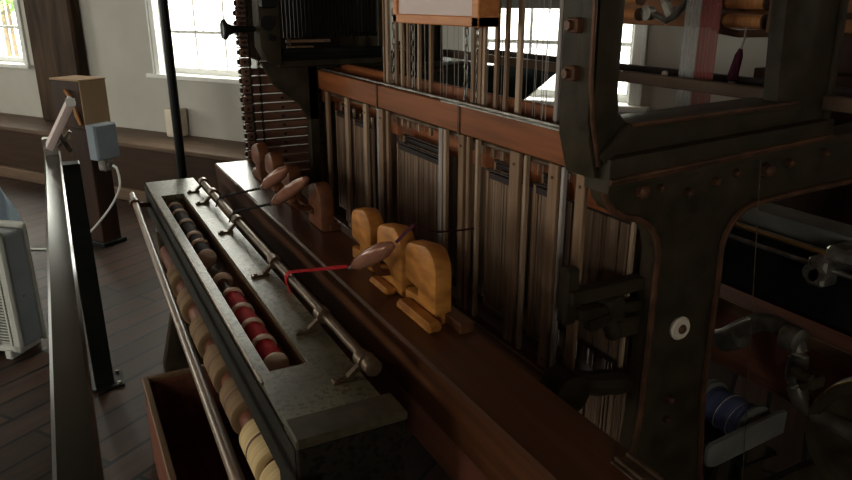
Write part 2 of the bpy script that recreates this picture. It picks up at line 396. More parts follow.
# ---------------------------------------------------------------- handrail, tilted board, fan, bag
hr = thing('guard_rail', (-.04, 3.2, 0), 'black metal guard rail running past the front of the loom', 'railing')
build('handrail', MB().box(-.077, -.018, -1.2, 3.24, 1.02, 1.07, .006), 'rail', hr)
for y in (3.2, -.8):
    p = build('post', MB().box(-.035, .045, y - .04, y + .04, .012, 1.02, .003), 'black', hr)
    build('base_plate', MB().box(-.075, .085, y - .075, y + .075, 0, .012, .002), 'black', p)
    for sx in (-.055, .065):
        for sy in (-.055, .055): build('bolt', MB().cyl((sx, y + sy, .012), (sx, y + sy, .022), .009, seg=6), 'steel', p)
build('end_bracket', MB().bar((-.05, 3.16, 1.07), (-.05, 3.16, 1.135), .05, .05).bar((.02, 3.18, 1.07), (-.02, 3.14, 1.17), .012, .012).bar((-.04, 3.19, 1.07), (.03, 3.19, 1.15), .012, .012), 'steel', hr, label='bright steel bracket at the far end')
sb = thing('sign_board', (-.03, 3.05, 1.12), 'small tilted white board on the far end of the handrail', 'sign')
build('board', MB().prism([(-.062, 1.128), (-.042, 1.114), (.062, 1.288), (.040, 1.302)], 2.96, 3.10, 'XZ', .002), 'sign_face', sb)
build('clip', MB().box(.028, .060, 2.952, 2.959, 1.278, 1.306), 'white', sb)

FA = R(-39.7)
fn = thing('box_fan', (-.48, 3.855, 0), 'grey box fan with pale grille standing on the floor by the rail', 'fan', rotz=FA); ORG[fn.name] = Vector((0, 0, 0))
mb = MB().box(-.245, .262, -.06, .075, .045, .625, .02, seg=3)
build('housing', mb, 'fan_body', fn, local=True)
rim = MB()
for (y0, y1) in ((-.086, -.06), (.072, .09)):
    rim.box(-.265, -.225, y0, y1, .03, .645, .008).box(.225, .272, y0, y1, .03, .645, .008)
    rim.box(-.265, .272, y0, y1, .03, .075, .008).box(-.265, .272, y0, y1, .605, .650, .008)
build('rim', rim, 'fan_rim', fn, local=True)
build('fan_cavity', MB().box(-.23, .235, -.068, -.058, .07, .61), 'fan_dark', fn, local=True)
gr = MB()
for k in range(34): gr.box(-.23, .23, -.085, -.077, .082 + k * .0155, .089 + k * .0155)
for k in range(7): gr.box(-.215 + k * .072, -.205 + k * .072, -.09, -.084, .07, .61)
build('grille', gr, 'fan_rim', fn, local=True)
for sx in (-.2, .2): build('foot', MB().box(sx - .02, sx + .02, -.1, .1, 0, .045, .006), 'fan_rim', fn, local=True)
build('screw', MB().cyl((.262, 0, .3), (.267, 0, .3), .006), 'steel', fn, local=True)

bg = MB(); rnd = random.Random(5)
b = bmesh.new(); bmesh.ops.create_uvsphere(b, u_segments=28, v_segments=20, radius=1)
for v in b.verts:
    q = v.co; a = math.atan2(q.y, q.x)
    f = 1 + .10 * math.sin(5 * a + 3 * q.z) + .07 * math.sin(9 * a - 5 * q.z)
    w = (.19 if q.z < 0 else .19 * (1 - .35 * q.z))
    v.co = Vector((q.x * w * f, q.y * w * f, .46 + .46 * max(q.z, -.995)))
bg._merge(b, Matrix.Translation((-.475, 4.3, 0)))
o = build('plastic_bag', bg, 'bag'); props(o, 'pale blue crumpled plastic bag on the floor behind the fan', 'bag')

# ---------------------------------------------------------------- pedestal with box, electrical box, cord
pe = rthing('pedestal', -4.38, -1.4, 0, 'dark wooden pedestal with a tan sided box on top', 'pedestal')
build('post', MB().box(-.09, .10, -.06, .09, .02, .88, .006), 'box_dark', pe, local=True)
build('base', MB().box(-.11, .13, -.08, .11, 0, .03, .004), 'black', pe, local=True)
hb = build('box', MB().box(-.150, .140, -.10, .10, .84, 1.15, .004), 'box_dark', pe, local=True)
build('side_panel', MB().box(.140, .150, -.098, .098, .842, 1.148, .002), 'box_tan', hb, local=True, label='tan board side')
build('lid', MB().box(-.152, .155, -.103, .103, 1.15, 1.162, .003), 'box_tan', hb, local=True)
build('tag', MB().tube([(.02, -.115, 1.09), (.06, -.12, 1.06), (.09, -.118, 1.0), (.10, -.115, .93), (.12, -.11, .87)], [.012, .014, .010, .016, .010], 6), 'copper', hb, local=True, label='hanging orange brown tag')
eb = rthing('electrical_box', -4.2, -1.4, .64, 'blue grey electrical box fixed to the side of the pedestal', 'electrical box')
build('enclosure', MB().box(-.015, .068, -.115, .058, 0, .235, .006), 'elec', eb, local=True)
build('cover', MB().box(.068, .076, -.11, .053, .006, .229, .004), 'elec', eb, local=True)
build('outlet', MB().box(-.02, .05, -.06, .02, -.085, 0, .008).cyl((.05, -.02, -.045), (.062, -.02, -.045), .022), 'steel', eb, local=True)
cd = MB(); pts = [(-4.115, -1.42, .595), (-4.085, -1.42, .58), (-4.07, -1.42, .52), (-4.085, -1.42, .44), (-4.15, -1.45, .32), (-4.24, -1.53, .18), (-4.36, -1.60, .06), (-4.48, -1.66, .012), (-4.75, -1.8, .010)]
def smoothpath(p, n=6):
    p = [Vector(q) for q in p]; out = []
    for i in range(len(p) - 1):
        a, b_, c_, d_ = p[max(i - 1, 0)], p[i], p[i + 1], p[min(i + 2, len(p) - 1)]
        for k in range(n):
            t = k / n
            out.append(.5 * ((2 * b_) + (c_ - a) * t + (2 * a - 5 * b_ + 4 * c_ - d_) * t * t + (3 * b_ - a - 3 * c_ + d_) * t ** 3))
    return out + [p[-1]]
cd.tube([room(*q) for q in smoothpath(pts)], .0075)
o = build('power_cord', cd, 'cord'); props(o, 'white power cord hanging from the electrical box to the floor', 'cord')
o = build('steel_pole', MB().cyl((.475, 3.42, 0), (.475, 3.42, 3.3), .021).cyl((.475, 3.42, 0), (.475, 3.42, .015), .06), 'black')
props(o, 'slim black steel pole rising behind the far end of the breast beam', 'pole')

# ---------------------------------------------------------------- the loom
LM = thing('ribbon_loom', (1.1, 2.2, 0), 'large old ribbon loom of dark cast iron and red brown wood', 'loom')
def arc(cx, cz, r, a0, a1, n=8): return [(cx + r * math.cos(R(a0 + (a1 - a0) * k / n)), cz + r * math.sin(R(a0 + (a1 - a0) * k / n))) for k in range(n + 1)]
def bead(mb, pts, y, r): mb.tube([(x, y, z) for x, z in pts], r, 8)
def end_frame(y0, near=True):
    XB = 2.45 if near else 1.98
    mb = MB(); y1 = y0 + .055
    # lower frame: leg, rail and arch, one web
    arch = arc(1.60, 1.03, .115, 180, 92, 8)
    curl = [(1.262, 1.00), (1.262, 1.06), (1.250, 1.10), (1.225, 1.135), (1.185, 1.158), (1.145, 1.168), (1.105, 1.188), (1.082, 1.215), (1.072, 1.245)]
    web = [(1.072, 1.255), (XB, 1.333), (XB, 1.168)] + [(1.97, 1.153)] + arch[::-1] + [(1.489, .96), (1.495, .60), (1.53, .32), (1.62, .10), (1.66, 0), (1.14, 0), (1.18, .10), (1.235, .32), (1.262, .60)] + curl[:-1]
    mb.prism(web, y0, y1, 'XZ', .004)
    # right foot of the frame further back
    mb.box(XB - .12, XB, y0, y1, 0, 1.2, .006)
    mb.prism([(1.06, 1.262), (XB, 1.342), (XB, 1.322), (1.06, 1.24)], y0 - .03, y1, 'XZ', .004)
    f = build('end_frame', mb, 'iron', LM)
    e = MB()
    bead(e, [(1.068, 1.25)] + curl[::-1] + [(1.262, .60), (1.235, .32), (1.18, .10), (1.14, 0.012)], y0 - .003, .009)
    bead(e, [(XB, 1.172), (1.97, 1.160), (1.75, 1.154)] + arch[::-1] + [(1.489, .96), (1.495, .60), (1.53, .32), (1.62, .10), (1.66, .012)], y0 - .003, .009)
    bead(e, [(1.062, 1.262), (1.45, 1.283), (1.83, 1.305)], y0 - .026, .007)
    build('bead', e, 'iron_edge', f, label='worn brown raised edge')
    # upper frame: two posts on a heavy sill bar
    u = MB()
    u.prism([(1.002, 2.3), (1.088, 2.3), (1.092, 1.46), (1.10, 1.415), (1.13, 1.385), (1.62, 1.395), (1.60, 1.62), (1.58, 2.3), (1.79, 2.3), (1.80, 1.60), (1.822, 1.31), (1.06, 1.27), (1.04, 1.30), (1.012, 1.40)], y0, y0 + .045, 'XZ', .004)
    u.prism([(1.002, 2.3), (1.018, 2.3), (1.030, 1.40), (1.058, 1.285), (1.045, 1.27), (1.018, 1.36)], y0, y0 + .105, 'XZ', .003)
    u.prism([(1.12, 1.392), (1.64, 1.408), (1.70, 1.395), (1.70, 1.385), (1.12, 1.378)], y0 - .012, y0 + .09, 'XZ', .003)
    u.prism([(1.06, 1.318), (1.82, 1.352), (1.825, 1.30), (1.06, 1.262)], y0 - .03, y0 + .06, 'XZ', .004)
    u.prism([(1.785, 2.3), (1.80, 2.3), (1.83, 1.31), (1.815, 1.31)], y0 - .012, y0 + .07, 'XZ', .003)
    u.bar((1.052, y0 - .008, 1.315), (1.125, y0 - .008, 1.383), .02, .022)
    uf = build('upper_frame', u, 'iron', LM)
    e2 = MB()
    bead(e2, [(1.004, 2.3), (1.006, 1.75), (1.012, 1.5), (1.024, 1.40), (1.050, 1.30)], y0 - .001, .0055)
    bead(e2, [(1.125, 1.386), (1.40, 1.394), (1.68, 1.402)], y0 - .012, .006)
    bead(e2, [(1.062, 1.268), (1.40, 1.286), (1.82, 1.308)], y0 - .03, .007)
    build('bead', e2, 'iron_edge', uf, label='worn brown raised edge')
    if near:
        def bolt(x, z, r, par, m='iron_edge'):
            b_ = MB().cyl((x, y0 + .01, z), (x, y0 - .012, z), r * 1.25, seg=6).lathe([(r, 0), (r * .95, r * .5), (r * .6, r * .85), (.001, r)], (x, y0 - .01, z), (0, -1, 0), 14)
            return build('bolt', b_, m, par)
        for x, z, r in [(1.184, 1.229, .017), (1.612, 1.232, .018), (1.245, 1.228, .008), (1.338, 1.205, .010), (1.43, 1.222, .010), (1.50, 1.236, .009), (1.70, 1.242, .010), (1.84, 1.256, .010), (1.365, .62, .009), (1.36, .56, .008)]: bolt(x, z, r, f)
        w = build('washer', MB().lathe([(.031, 0), (.033, .008), (.028, .014), (.012, .014)], (1.366, y0 - .001, .835), (0, -1, 0), 24), 'plate', f, label='round cream washer')
        bolt(1.366, .835, .014, f)
        for z in (1.60, 1.50):
            b_ = MB().box(.992, 1.02, y0 + .035, y0 + .070, z - .016, z + .016, .004).cyl((.995, y0 + .052, z), (.980, y0 + .052, z), .011, seg=6)
            build('bolt', b_, 'iron_edge', uf)
    return f
end_frame(1.2, True)
end_frame(3.36, False)

# breast beam with its tray
bb = MB()
bb.box(.290, .318, 1.06, 3.22, .772, .900)          # front board
bb.box(.405, .490, 1.06, 3.22, .70, .900)          # back rail
bb.box(.318, .405, 1.06, 3.22, .805, .834)                # tray floor
bb.box(.318, .405, 2.955, 3.22, .80, .900)         # far deck
bb.box(.318, .405, 1.06, 1.345, .80, .900)         # near deck
BB = build('breast_beam', bb, 'green', LM)
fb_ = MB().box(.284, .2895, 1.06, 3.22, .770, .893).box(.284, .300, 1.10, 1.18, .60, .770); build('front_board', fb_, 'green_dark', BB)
build('edge_strip', MB().box(.288, .295, 1.30, 3.19, .893, .9025, .001), 'rod', BB, label='worn metal edging strip')
build('tray_lining', MB().box(.318, .405, 1.345, 2.955, .834, .837).box(.4025, .405, 1.345, 2.955, .837, .893).box(.318, .3195, 1.345, 2.955, .837, .893), 'crate_edge', BB)
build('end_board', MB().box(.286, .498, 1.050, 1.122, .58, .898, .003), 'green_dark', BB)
build('end_cap', MB().box(.284, .502, 1.045, 1.125, .898, .918, .004), 'cap_board', BB, label='raised end block')
for y in (1.10, 3.15):
    lg = MB().prism([(.30, .70), (.48, .70), (.46, .30), (.52, .06), (.52, 0), (.26, 0), (.26, .06), (.32, .30)], y - .03, y + .03, 'XZ', .005)
    build('leg', lg, 'iron', LM)
# long rod on brackets along the back of the breast beam
GR = build('guide_rod', MB().cyl((.495, 1.20, .938), (.487, 2.99, .938), .0115, seg=14), 'rod', LM)
for y in (2.955, 2.76, 2.35, 1.90, 1.49, 1.235):
    b_ = MB().lathe([(.012, -.016), (.0185, -.016), (.0185, .016), (.012, .016)], (.49, y, .938), (0, 1, 0), 16)
    b_.bar((.485, y, .932), (.455, y, .905), .014, .010).box(.42, .470, y - .010, y + .010, .899, .907, .002).cyl((.432, y, .906), (.432, y, .911), .006, seg=8)
    build('rod_bracket', b_, 'rod', GR)
build('collar', MB().cyl((.495, 1.19, .938), (.495, 1.235, .938), .019, seg=16, bev=.003), 'rod', GR)
# front rail carried on arms
FR = build('front_rail', MB().cyl((.178, .80, .85), (.231, 3.235, .85), .0125, seg=14), 'front_wood', LM)
for y in (3.08, 1.0):
    build('rail_arm', MB().bar((.225 if y > 2 else .185, y, .845), (.30, y, .835), .018, .018).cyl((.226 if y > 2 else .183, y - .02, .85), (.226 if y > 2 else .183, y + .02, .85), .021), 'iron_edge', FR)
CR = build('cloth_roller', MB().cyl((.335, 1.14, .61), (.335, 3.10, .61), .036, seg=18), 'crate', LM)
for y in (1.155, 3.08): build('roller_arm', MB().bar((.335, y, .61), (.40, y, .71), .03, .03), 'iron', CR)

# batten (sley)
ZB = .95
bt = MB().prism([(.594, ZB - .006), (.600, ZB), (.75, ZB), (.75, ZB - .05), (.72, ZB - .13), (.60, ZB - .13)], .60, 3.24, 'XZ', .003)
BT = build('batten', bt, 'batten', LM)
build('lower_beam', MB().box(.615, .70, .62, 3.22, .70, ZB - .13, .006), 'crate', BT)
build('end_plate', MB().box(.70, .745, .60, .715, ZB, ZB + .004, .001).box(.708, .712, .60, .715, ZB + .004, ZB + .010).box(.732, .736, .60, .715, ZB + .004, ZB + .010), 'rod', BT)
def sblock(y0, y1, z1, m, z0=ZB, x0=.688, x1=.735):
    w = y1 - y0; r = min(.055, w * .45); n = 6
    top = [(y0 + r - r * math.cos(PI / 2 * k / n), z1 - r + r * math.sin(PI / 2 * k / n)) for k in range(n + 1)]
    top += [(y1 - r * .7 + r * .7 * math.sin(PI / 2 * k / n), z1 - .012 - r * .7 + r * .7 * math.cos(PI / 2 * k / n)) for k in range(n + 1)]
    poly = top + [(y1, z0 + .062), (y1 - w * .42, z0 + .055), (y1 - w * .42, z0 + .040), (y1, z0 + .034), (y1, z0), (y0, z0)]
    b_ = MB().prism(poly, x0, x1, 'YZ', .010)
    return build('shuttle_block', b_, m, BT)
for a in [(2.80, 2.93, 1.10, 'block_red'), (2.60, 2.72, 1.10, 'block_red'), (2.39, 2.50, 1.095, 'block_red'), (2.06, 2.19, 1.10, 'block_red'),
          (1.66, 1.80, 1.115, 'block'), (1.465, 1.62, 1.12, 'block'), (1.29, 1.45, 1.125, 'block')]: sblock(*a)
for y in (2.36, 2.18, 1.515): build('shuttle_holder', MB().tube([(.70, y + .03, .99), (.66, y + .02, 1.0), (.636, y, 1.035)], .010), 'block_red', BT)
build('shuttle_race', MB().box(.715, .752, 2.05, 2.95, ZB, .975, .003), 'batten', BT)
build('shuttle_race', MB().box(.715, .752, 1.22, 1.82, ZB, .975, .003), 'batten', BT)
build('block_foot', MB().box(.65, .69, 1.25, 1.42, ZB, .975, .008), 'block', BT)
build('block_foot', MB().box(.655, .69, 1.49, 1.60, ZB, .968, .008), 'block', BT)
for y in (1.0, 3.28):
    sw = MB().bar((.66, y, .72), (.70, y, .12), .05, .035, up=(0, 1, 0), bev=.004).cyl((.70, y - .05, .12), (.70, y + .05, .12), .035)
    build('sword', sw, 'iron', BT)
build('rocking_shaft', MB().cyl((.70, .95, .12), (.70, 3.34, .12), .022), 'iron', LM)

# harness box over the heddles
HB = build('harness_board', MB().box(1.088, 1.108, 1.27, 3.22, 1.262, 1.346, .003), 'red_wood', LM)
build('metal_strip', MB().box(1.083, 1.112, 1.27, 2.0, 1.346, 1.350).box(1.105, 1.112, 1.27, 3.22, 1.348, 1.354), 'steel', HB)
for y in (2.515, 1.885): build('strap', MB().box(1.084, 1.11, y - .006, y + .006, 1.258, 1.35), 'iron_edge', HB)
build('harness_board', MB().box(1.200, 1.220, 1.27, 3.30, 1.135, 1.374, .003), 'red_wood', LM)
build('harness_end', MB().box(1.108, 1.20, 3.19, 3.22, 1.20, 1.346), 'red_wood', LM)
build('cross_rod', MB().cyl((1.125, 1.28, 1.243), (1.125, 3.2, 1.243), .008, seg=10), 'rod', LM)
build('bottom_rail', MB().box(1.085, 1.125, 1.33, 3.20, .60, .675, .004), 'batten', LM)
build('bottom_rail', MB().box(1.20, 1.24, 1.33, 3.20, .60, .66, .004), 'batten', LM)
# guide slats between the heddle frames
gs = [(3.13, .035, 'slat'), (2.885, .032, 'slat_light'), (2.675, .032, 'slat_light'), (2.545, .018, 'slat_grey'), (2.515, .036, 'slat'), (2.455, .022, 'slat'),
      (2.03, .024, 'slat_grey'), (2.00, .018, 'slat_light'), (1.895, .032, 'slat'), (1.852, .018, 'slat'), (1.80, .014, 'slat_light'), (1.60, .046, 'slat'), (1.548, .014, 'slat_light'), (1.425, .040, 'slat'), (1.385, .012, 'slat_grey'), (1.315, .034, 'slat')]
for y, w, m in gs:
    mb = MB().box(1.100, 1.114, y - w / 2, y + w / 2, .64, 1.255, .002)
    if w > .03: mb.cyl((1.114, y, 1.22), (1.094, y, 1.22), .004, seg=8).cyl((1.114, y, .70), (1.094, y, .70), .004, seg=8)
    build('guide_slat', mb, m, LM)
# rods, laths and chains rising from the box
for y, w, m in [(2.545, .020, 'slat_light'), (2.575, .010, 'slat'), (2.464, .013, 'slat'), (2.416, .012, 'slat_light'), (2.366, .013, 'slat'), (2.278, .011, 'slat_light'), (2.19, .016, 'slat'), (1.909, .015, 'slat'), (1.868, .016, 'slat'), (1.845, .012, 'slat_light'), (1.78, .014, 'slat'), (1.728, .013, 'slat'), (1.664, .019, 'slat_light'), (1.487, .015, 'slat_grey')]:
    build('lift_lath', MB().box(1.145, 1.155, y - w / 2, y + w / 2, 1.20, 2.4), m, LM)
def chain(y, x=1.15):
    mb = MB()
    for k in range(42):
        z = 1.22 + k * .026
        pts = [(x + (.006 * math.cos(a) if k % 2 else 0), y + (0 if k % 2 else .006 * math.cos(a)), z + .016 * math.sin(a)) for a in [2 * PI * j / 10 for j in range(10)]]
        mb.tube(pts + [pts[0], pts[1]], .0022, 5)
    build('chain', mb, 'steel', LM)
for y in (2.49, 2.325, 1.955, 1.885): chain(y)
th = MB(); rnd = random.Random(11)
for k in range(46):
    y = rnd.uniform(1.33, 2.6); th.cyl((1.13 + rnd.uniform(0, .05), y, 1.2), (1.13 + rnd.uniform(0, .05), y + rnd.uniform(-.01, .01), 2.4), .0011, seg=4)
build('harness_cord', th, 'slat_grey', LM, kind='stuff')

for x, y0, y1, n in ((1.33, 1.27, 3.18, 120), (1.42, 1.27, 3.18, 110)):
    cs = MB(); rnd = random.Random(int(x * 100))
    for k in range(n):
        y = y0 + (y1 - y0) * (k + rnd.random()) / n; w = rnd.uniform(.006, .016)
        cs.box(x - .001, x + .001, y - w / 2, y + w / 2, .20, 1.24 if x < 1.4 else 1.18)
    build('harness_cord', cs, 'heddle', LM, kind='stuff')
# pattern head with hooks, iron cheek and horn handle
hd = MB()
hd.box(.885, 1.40, 3.12, 3.46, 1.37, 1.42, .006)
hd.box(.885, 1.40, 3.42, 3.46, 1.42, 2.2)
hd.box(1.36, 1.40, 3.12, 3.46, 1.42, 2.2, .006)
hd.prism([(.80, 2.2), (.885, 2.2), (.885, 1.385), (.86, 1.385), (.82, 1.41), (.795, 1.46)], 3.06, 3.16, 'XZ', .006)
hd.prism([(.80, 2.2), (.885, 2.2), (.885, 1.385), (.86, 1.385), (.82, 1.41), (.795, 1.46)], 3.40, 3.48, 'XZ', .006)
HD = build('pattern_head', hd, 'iron', LM)
build('bottom_lip', MB().tube([(.90, 3.10, 1.44), (.915, 3.10, 1.425), (1.0, 3.10, 1.418), (1.36, 3.10, 1.418)], .012).box(.89, 1.38, 3.105, 3.13, 1.40, 1.45, .004), 'black', HD)
for k in range(26):
    x = .925 + k * .0172
    build('hook', MB().box(x - .0035, x + .0035, 3.14, 3.152, 1.50, 2.2).box(x - .0045, x + .0045, 3.13, 3.15, 1.495, 1.515), 'fin', HD)
build('needle_board', MB().box(.93, 1.13, 3.125, 3.15, 1.474, 1.486).box(.93, 1.05, 3.12, 3.14, 1.452, 1.460), 'slat', HD)
build('bearing_cap', MB().cyl((.83, 3.05, 1.56), (.83, 3.07, 1.56), .03).cyl((.845, 3.04, 1.50), (.845, 3.07, 1.50), .014).box(.80, .87, 3.03, 3.07, 1.62, 1.66, .006), 'black', HD)
build('horn_handle', MB().lathe([(.004, 0), (.012, .004), (.012, .05), (.015, .09), (.026, .115), (.041, .125), (.043, .133), (.038, .140), (.030, .136)], (.795, 3.12, 1.535), (-1, 0, 0), 22), 'black', HD)
build('neck_bracket', MB().prism([(.83, 1.39), (1.20, 1.39), (1.20, 1.352), (1.087, 1.352), (1.087, 1.12), (1.035, 1.12), (1.0, 1.19), (.93, 1.245), (.88, 1.29)], 3.19, 3.235, 'XZ', .005), 'iron', HD)
build('frame_web', MB().box(1.115, 1.30, 3.33, 3.355, .1, 1.37), 'iron', LM)
build('frame_post', MB().box(1.035, 1.087, 3.19, 3.235, 0, 1.37, .006), 'iron', LM)

# rear beams and rods beyond the end frame
build('back_rail', MB().box(1.80, 1.83, 1.05, 3.3, 1.375, 1.412, .002), 'back_brown', LM)
BR2 = build('back_rail', MB().box(2.0, 2.03, 1.05, 3.3, 1.372, 1.412, .002), 'lag_edge', LM)
for y in (1.957, 1.658): build('bolt', MB().cyl((2.0, y, 1.395), (1.99, y, 1.395), .011, seg=10), 'plate', BR2)
build('rear_deck', MB().prism([(2.03, .985), (2.18, .975), (2.18, .93), (2.03, .93)], .95, 2.9, 'XZ', .006), 'grey_board', LM)
build('rear_deck_face', MB().box(2.03, 2.06, .95, 2.9, .70, .93), 'black', LM)
WRD = build('warp_rod', MB().cyl((1.92, .95, .91), (1.92, 2.8, .91), .008), 'steel', LM)
build('warp_rod', MB().cyl((1.94, .95, .945), (1.94, 2.8, .945), .007), 'brass', LM)
build('warp_rod', MB().cyl((1.965, .95, .942), (1.965, 2.8, .942), .007), 'steel', LM)
build('rod_bearing', MB().box(1.88, 1.95, 1.155, 1.215, .86, .945, .008).cyl((1.86, 1.185, .905), (2.03, 1.185, .905), .026).cyl((1.88, 1.17, .90), (1.86, 1.17, .90), .022, seg=6).box(1.93, 2.05, 1.10, 1.2, .93, .975, .01), 'steel', LM)
build('rear_sill', MB().box(2.18, 2.30, .75, 3.0, .28, .56, .006), 'crate', LM)
build('rear_sill_edge', MB().box(2.17, 2.18, .75, 3.0, .52, .56), 'crate_edge', LM)
ck = MB().tube(smoothpath([(1.905, 1.62, .50), (1.92, 1.50, .545), (1.935, 1.44, .60), (1.935, 1.37, .655), (1.935, 1.31, .668), (1.935, 1.25, .65), (1.935, 1.22, .60), (1.935, 1.215, .52), (1.935, 1.16, .45), (1.935, 1.0, .45)], 4), .030, 12)
ck.cyl((1.935, 1.50, .53), (1.935, 1.43, .575), .040, seg=16, bev=.004)
CK = build('crank_shaft', ck, 'crank', LM)
build('crank_boss', MB().cyl((1.925, 1.27, .655), (1.925, 1.215, .655), .042, seg=16, bev=.006), 'steel', CK, label='bright worn boss')
hw = MB().lathe([(.03, -.03), (.05, -.03), (.05, -.012), (.19, -.010), (.195, -.03), (.225, -.03), (.225, .03), (.195, .03), (.19, .010), (.05, .012), (.05, .03), (.03, .03)], (1.99, .93, .42), (1, .25, .1), 40)
HW = build('flywheel', hw, 'iron', LM)
build('wheel_rim', MB().lathe([(.222, -.022), (.229, -.022), (.229, -.010), (.222, -.010)], (1.99, .93, .42), (1, .25, .1), 40, True), 'brass', HW)
build('wheel_shaft', MB().cyl((1.79, .88, .40), (2.3, 1.0075, .451), .02), 'iron', LM)
build('wheel_clamp', MB().box(1.84, 1.90, 1.10, 1.16, .56, .60, .008).cyl((1.84, 1.11, .60), (1.84, 1.17, .60), .015).cyl((1.82, 1.12, .575), (1.88, 1.12, .575), .011), 'iron', LM)
# arms on the inner side of the leg
ab = MB().box(1.022, 1.066, 1.245, 1.28, .89, 1.04, .008).bar((1.03, 1.25, .965), (1.275, 1.25, .965), .04, .035, bev=.004).bar((1.06, 1.245, .915), (1.275, 1.245, .905), .03, .03, bev=.004).bar((1.09, 1.24, .885), (1.20, 1.24, .90), .03, .03).cyl((1.17, 1.22, .925), (1.17, 1.27, .925), .024)
ab.cyl((1.15, 1.24, .895), (1.185, 1.24, .835), .02).box(1.17, 1.275, 1.235, 1.265, .82, .875, .006)
build('picking_arm', ab, 'iron', LM)
lv = MB().tube(smoothpath([(.90, 1.25, .665), (.98, 1.25, .70), (1.05, 1.25, .725), (1.15, 1.25, .70), (1.25, 1.25, .68)], 4), [.018] * 4 + [.03] * 8 + [.035] * 4 + [.03], 10).cyl((1.04, 1.21, .71), (1.04, 1.29, .71), .055, seg=20, bev=.006)
build('sley_arm', lv, 'iron', LM)
build('connecting_rod', MB().tube([(.70, 1.25, .75), (.80, 1.25, .70), (.92, 1.25, .665)], .016), 'iron', LM)
build('floor_beam', MB().box(.48, 2.33, 1.215, 1.25, .04, .14, .004), 'iron', LM)
build('floor_beam', MB().box(.62, 1.98, 3.38, 3.41, .04, .14, .004), 'iron', LM)
build('tie_rail', MB().box(1.36, 1.40, 1.25, 3.37, .12, .22, .004), 'iron', LM)
build('gear', MB().lathe([(.02, -.02), (.10, -.02), (.10, .02), (.02, .02)], (.56, 1.16, .52), (0, 1, 0), 28).cyl((.56, 1.05, .52), (.56, 1.22, .52), .02).box(.44, .60, 1.15, 1.20, .30, .40, .01), 'iron', LM)

# ---------------------------------------------------------------- heddle frames: each hangs free
HG = 'heddle frames hanging in the harness box'
def heddle_frame(x, y0, y1, z1, label, light=False, z0=.72):
    t = thing('heddle_frame', (x, (y0 + y1) / 2, z0), label, 'heddle frame', HG)
    w = .012
    for i, y in enumerate((y0, y1)):
        build('side_slat', MB().box(x - .005, x + .005, y - w / 2, y + w / 2, z0, z1, .001), 'slat_grey' if light and i == 0 else 'slat_light' if i == 0 else 'slat', t)
    build('top_rod', MB().box(x - .004, x + .004, y0, y1, z1 - .022, z1 - .004).cyl((x - .003, y0, z1 + .004), (x - .003, y1, z1 + .004), .004, seg=8), 'lag_edge', t)
    build('bottom_rod', MB().box(x - .004, x + .004, y0, y1, z0 + .004, z0 + .02), 'rod', t)
    h = MB(); n = max(3, int((y1 - y0) / .0125)); rnd = random.Random(int(y0 * 1000 + x * 77))
    for k in range(n):
        y = y0 + (y1 - y0) * (k + .5) / n + rnd.uniform(-.002, .002); ww = rnd.uniform(.008, .0125)
        h.box(x - .001, x + .001, y - ww / 2, y + ww / 2, z0 + .012, z1 - .012)
    build('heddle', h, 'heddle', t, kind='stuff')
    return t
secs = [(2.925, 3.07, 1.175, 'in the bay at the far end of the harness'), (2.72, 2.85, 1.165, 'in the second bay from the far end of the harness'),
        (2.075, 2.41, 1.140, 'in the widest bay of the harness, right of the doubled slats'), (1.645, 1.77, 1.165, 'in the bay above the bottom rail, left of the broad double slat'),
        (1.46, 1.53, 1.175, 'in the narrow bay beside the picking arm')]
for y0, y1, z, w in secs:
    heddle_frame(1.127, y0, y1, z, 'front heddle frame ' + w, light=(y0 > 2.05 and y0 < 2.1))
    heddle_frame(1.160, y0 + .015, y1 + .012, z + .022, 'rear heddle frame ' + w)
for k, (y0, y1) in enumerate([(2.45, 3.0), (1.93, 2.42), (1.28, 1.88)]):
    heddle_frame(1.255, y0, y1, 1.17 - .02 * k, ['long back row heddle frame behind the far bays', 'long back row heddle frame behind the widest bay', 'long back row heddle frame behind the iron leg'][k], z0=.70)

# ---------------------------------------------------------------- thread spools in the tray
def spool(y0, y1, thread, label, full=True, x=.352, z=.8695, r=.031):
    t = thing('thread_spool', (x, (y0 + y1) / 2, z - r), label, 'spool', 'thread spools in the breast beam tray')
    for y in (y0 + .003, y1 - .003):
        build('flange', MB().cyl((x, y - .003, z), (x, y + .003, z), r, seg=24, bev=.0015), 'flange', t)
    build('core', MB().cyl((x, y0 + .006, z), (x, y1 - .006, z), .011 if full else .014, seg=12), 'bare', t)
    if full:
        build('thread', MB().lathe([(.012, 0), (.0245, .002), (.026, (y1 - y0 - .016) / 2), (.0245, y1 - y0 - .018), (.012, y1 - y0 - .016)], (x, y0 + .008, z), (0, 1, 0), 24), thread, t)
for y0, y1, th_, lab, full in [(1.420, 1.524, 'red_thread', 'red thread spool at the near end of the tray', True), (1.525, 1.628, 'red_thread', 'second red thread spool from the near end of the tray', True),
        (1.629, 1.733, 'red_thread', 'third red thread spool from the near end of the tray', True), (1.734, 1.849, 'red_thread', 'red thread spool furthest from the near end, beside the bare core', True),
        (1.850, 1.981, 'bare', 'nearly bare spool just beyond the red spools', False), (2.205, 2.325, 'dark_thread', 'dark thread spool nearest the bare one in the far run of the tray', True),
        (2.326, 2.418, 'dark_thread', 'second dark thread spool of the far run of the tray', True), (2.419, 2.58, 'dark_thread', 'third dark thread spool of the far run of the tray', True),
        (2.581, 2.725, 'dark_thread', 'fourth dark thread spool of the far run of the tray', True), (2.726, 2.835, 'dark_thread', 'dark thread spool at the far end of the tray', True)]:
    spool(y0, y1, th_, lab, full)

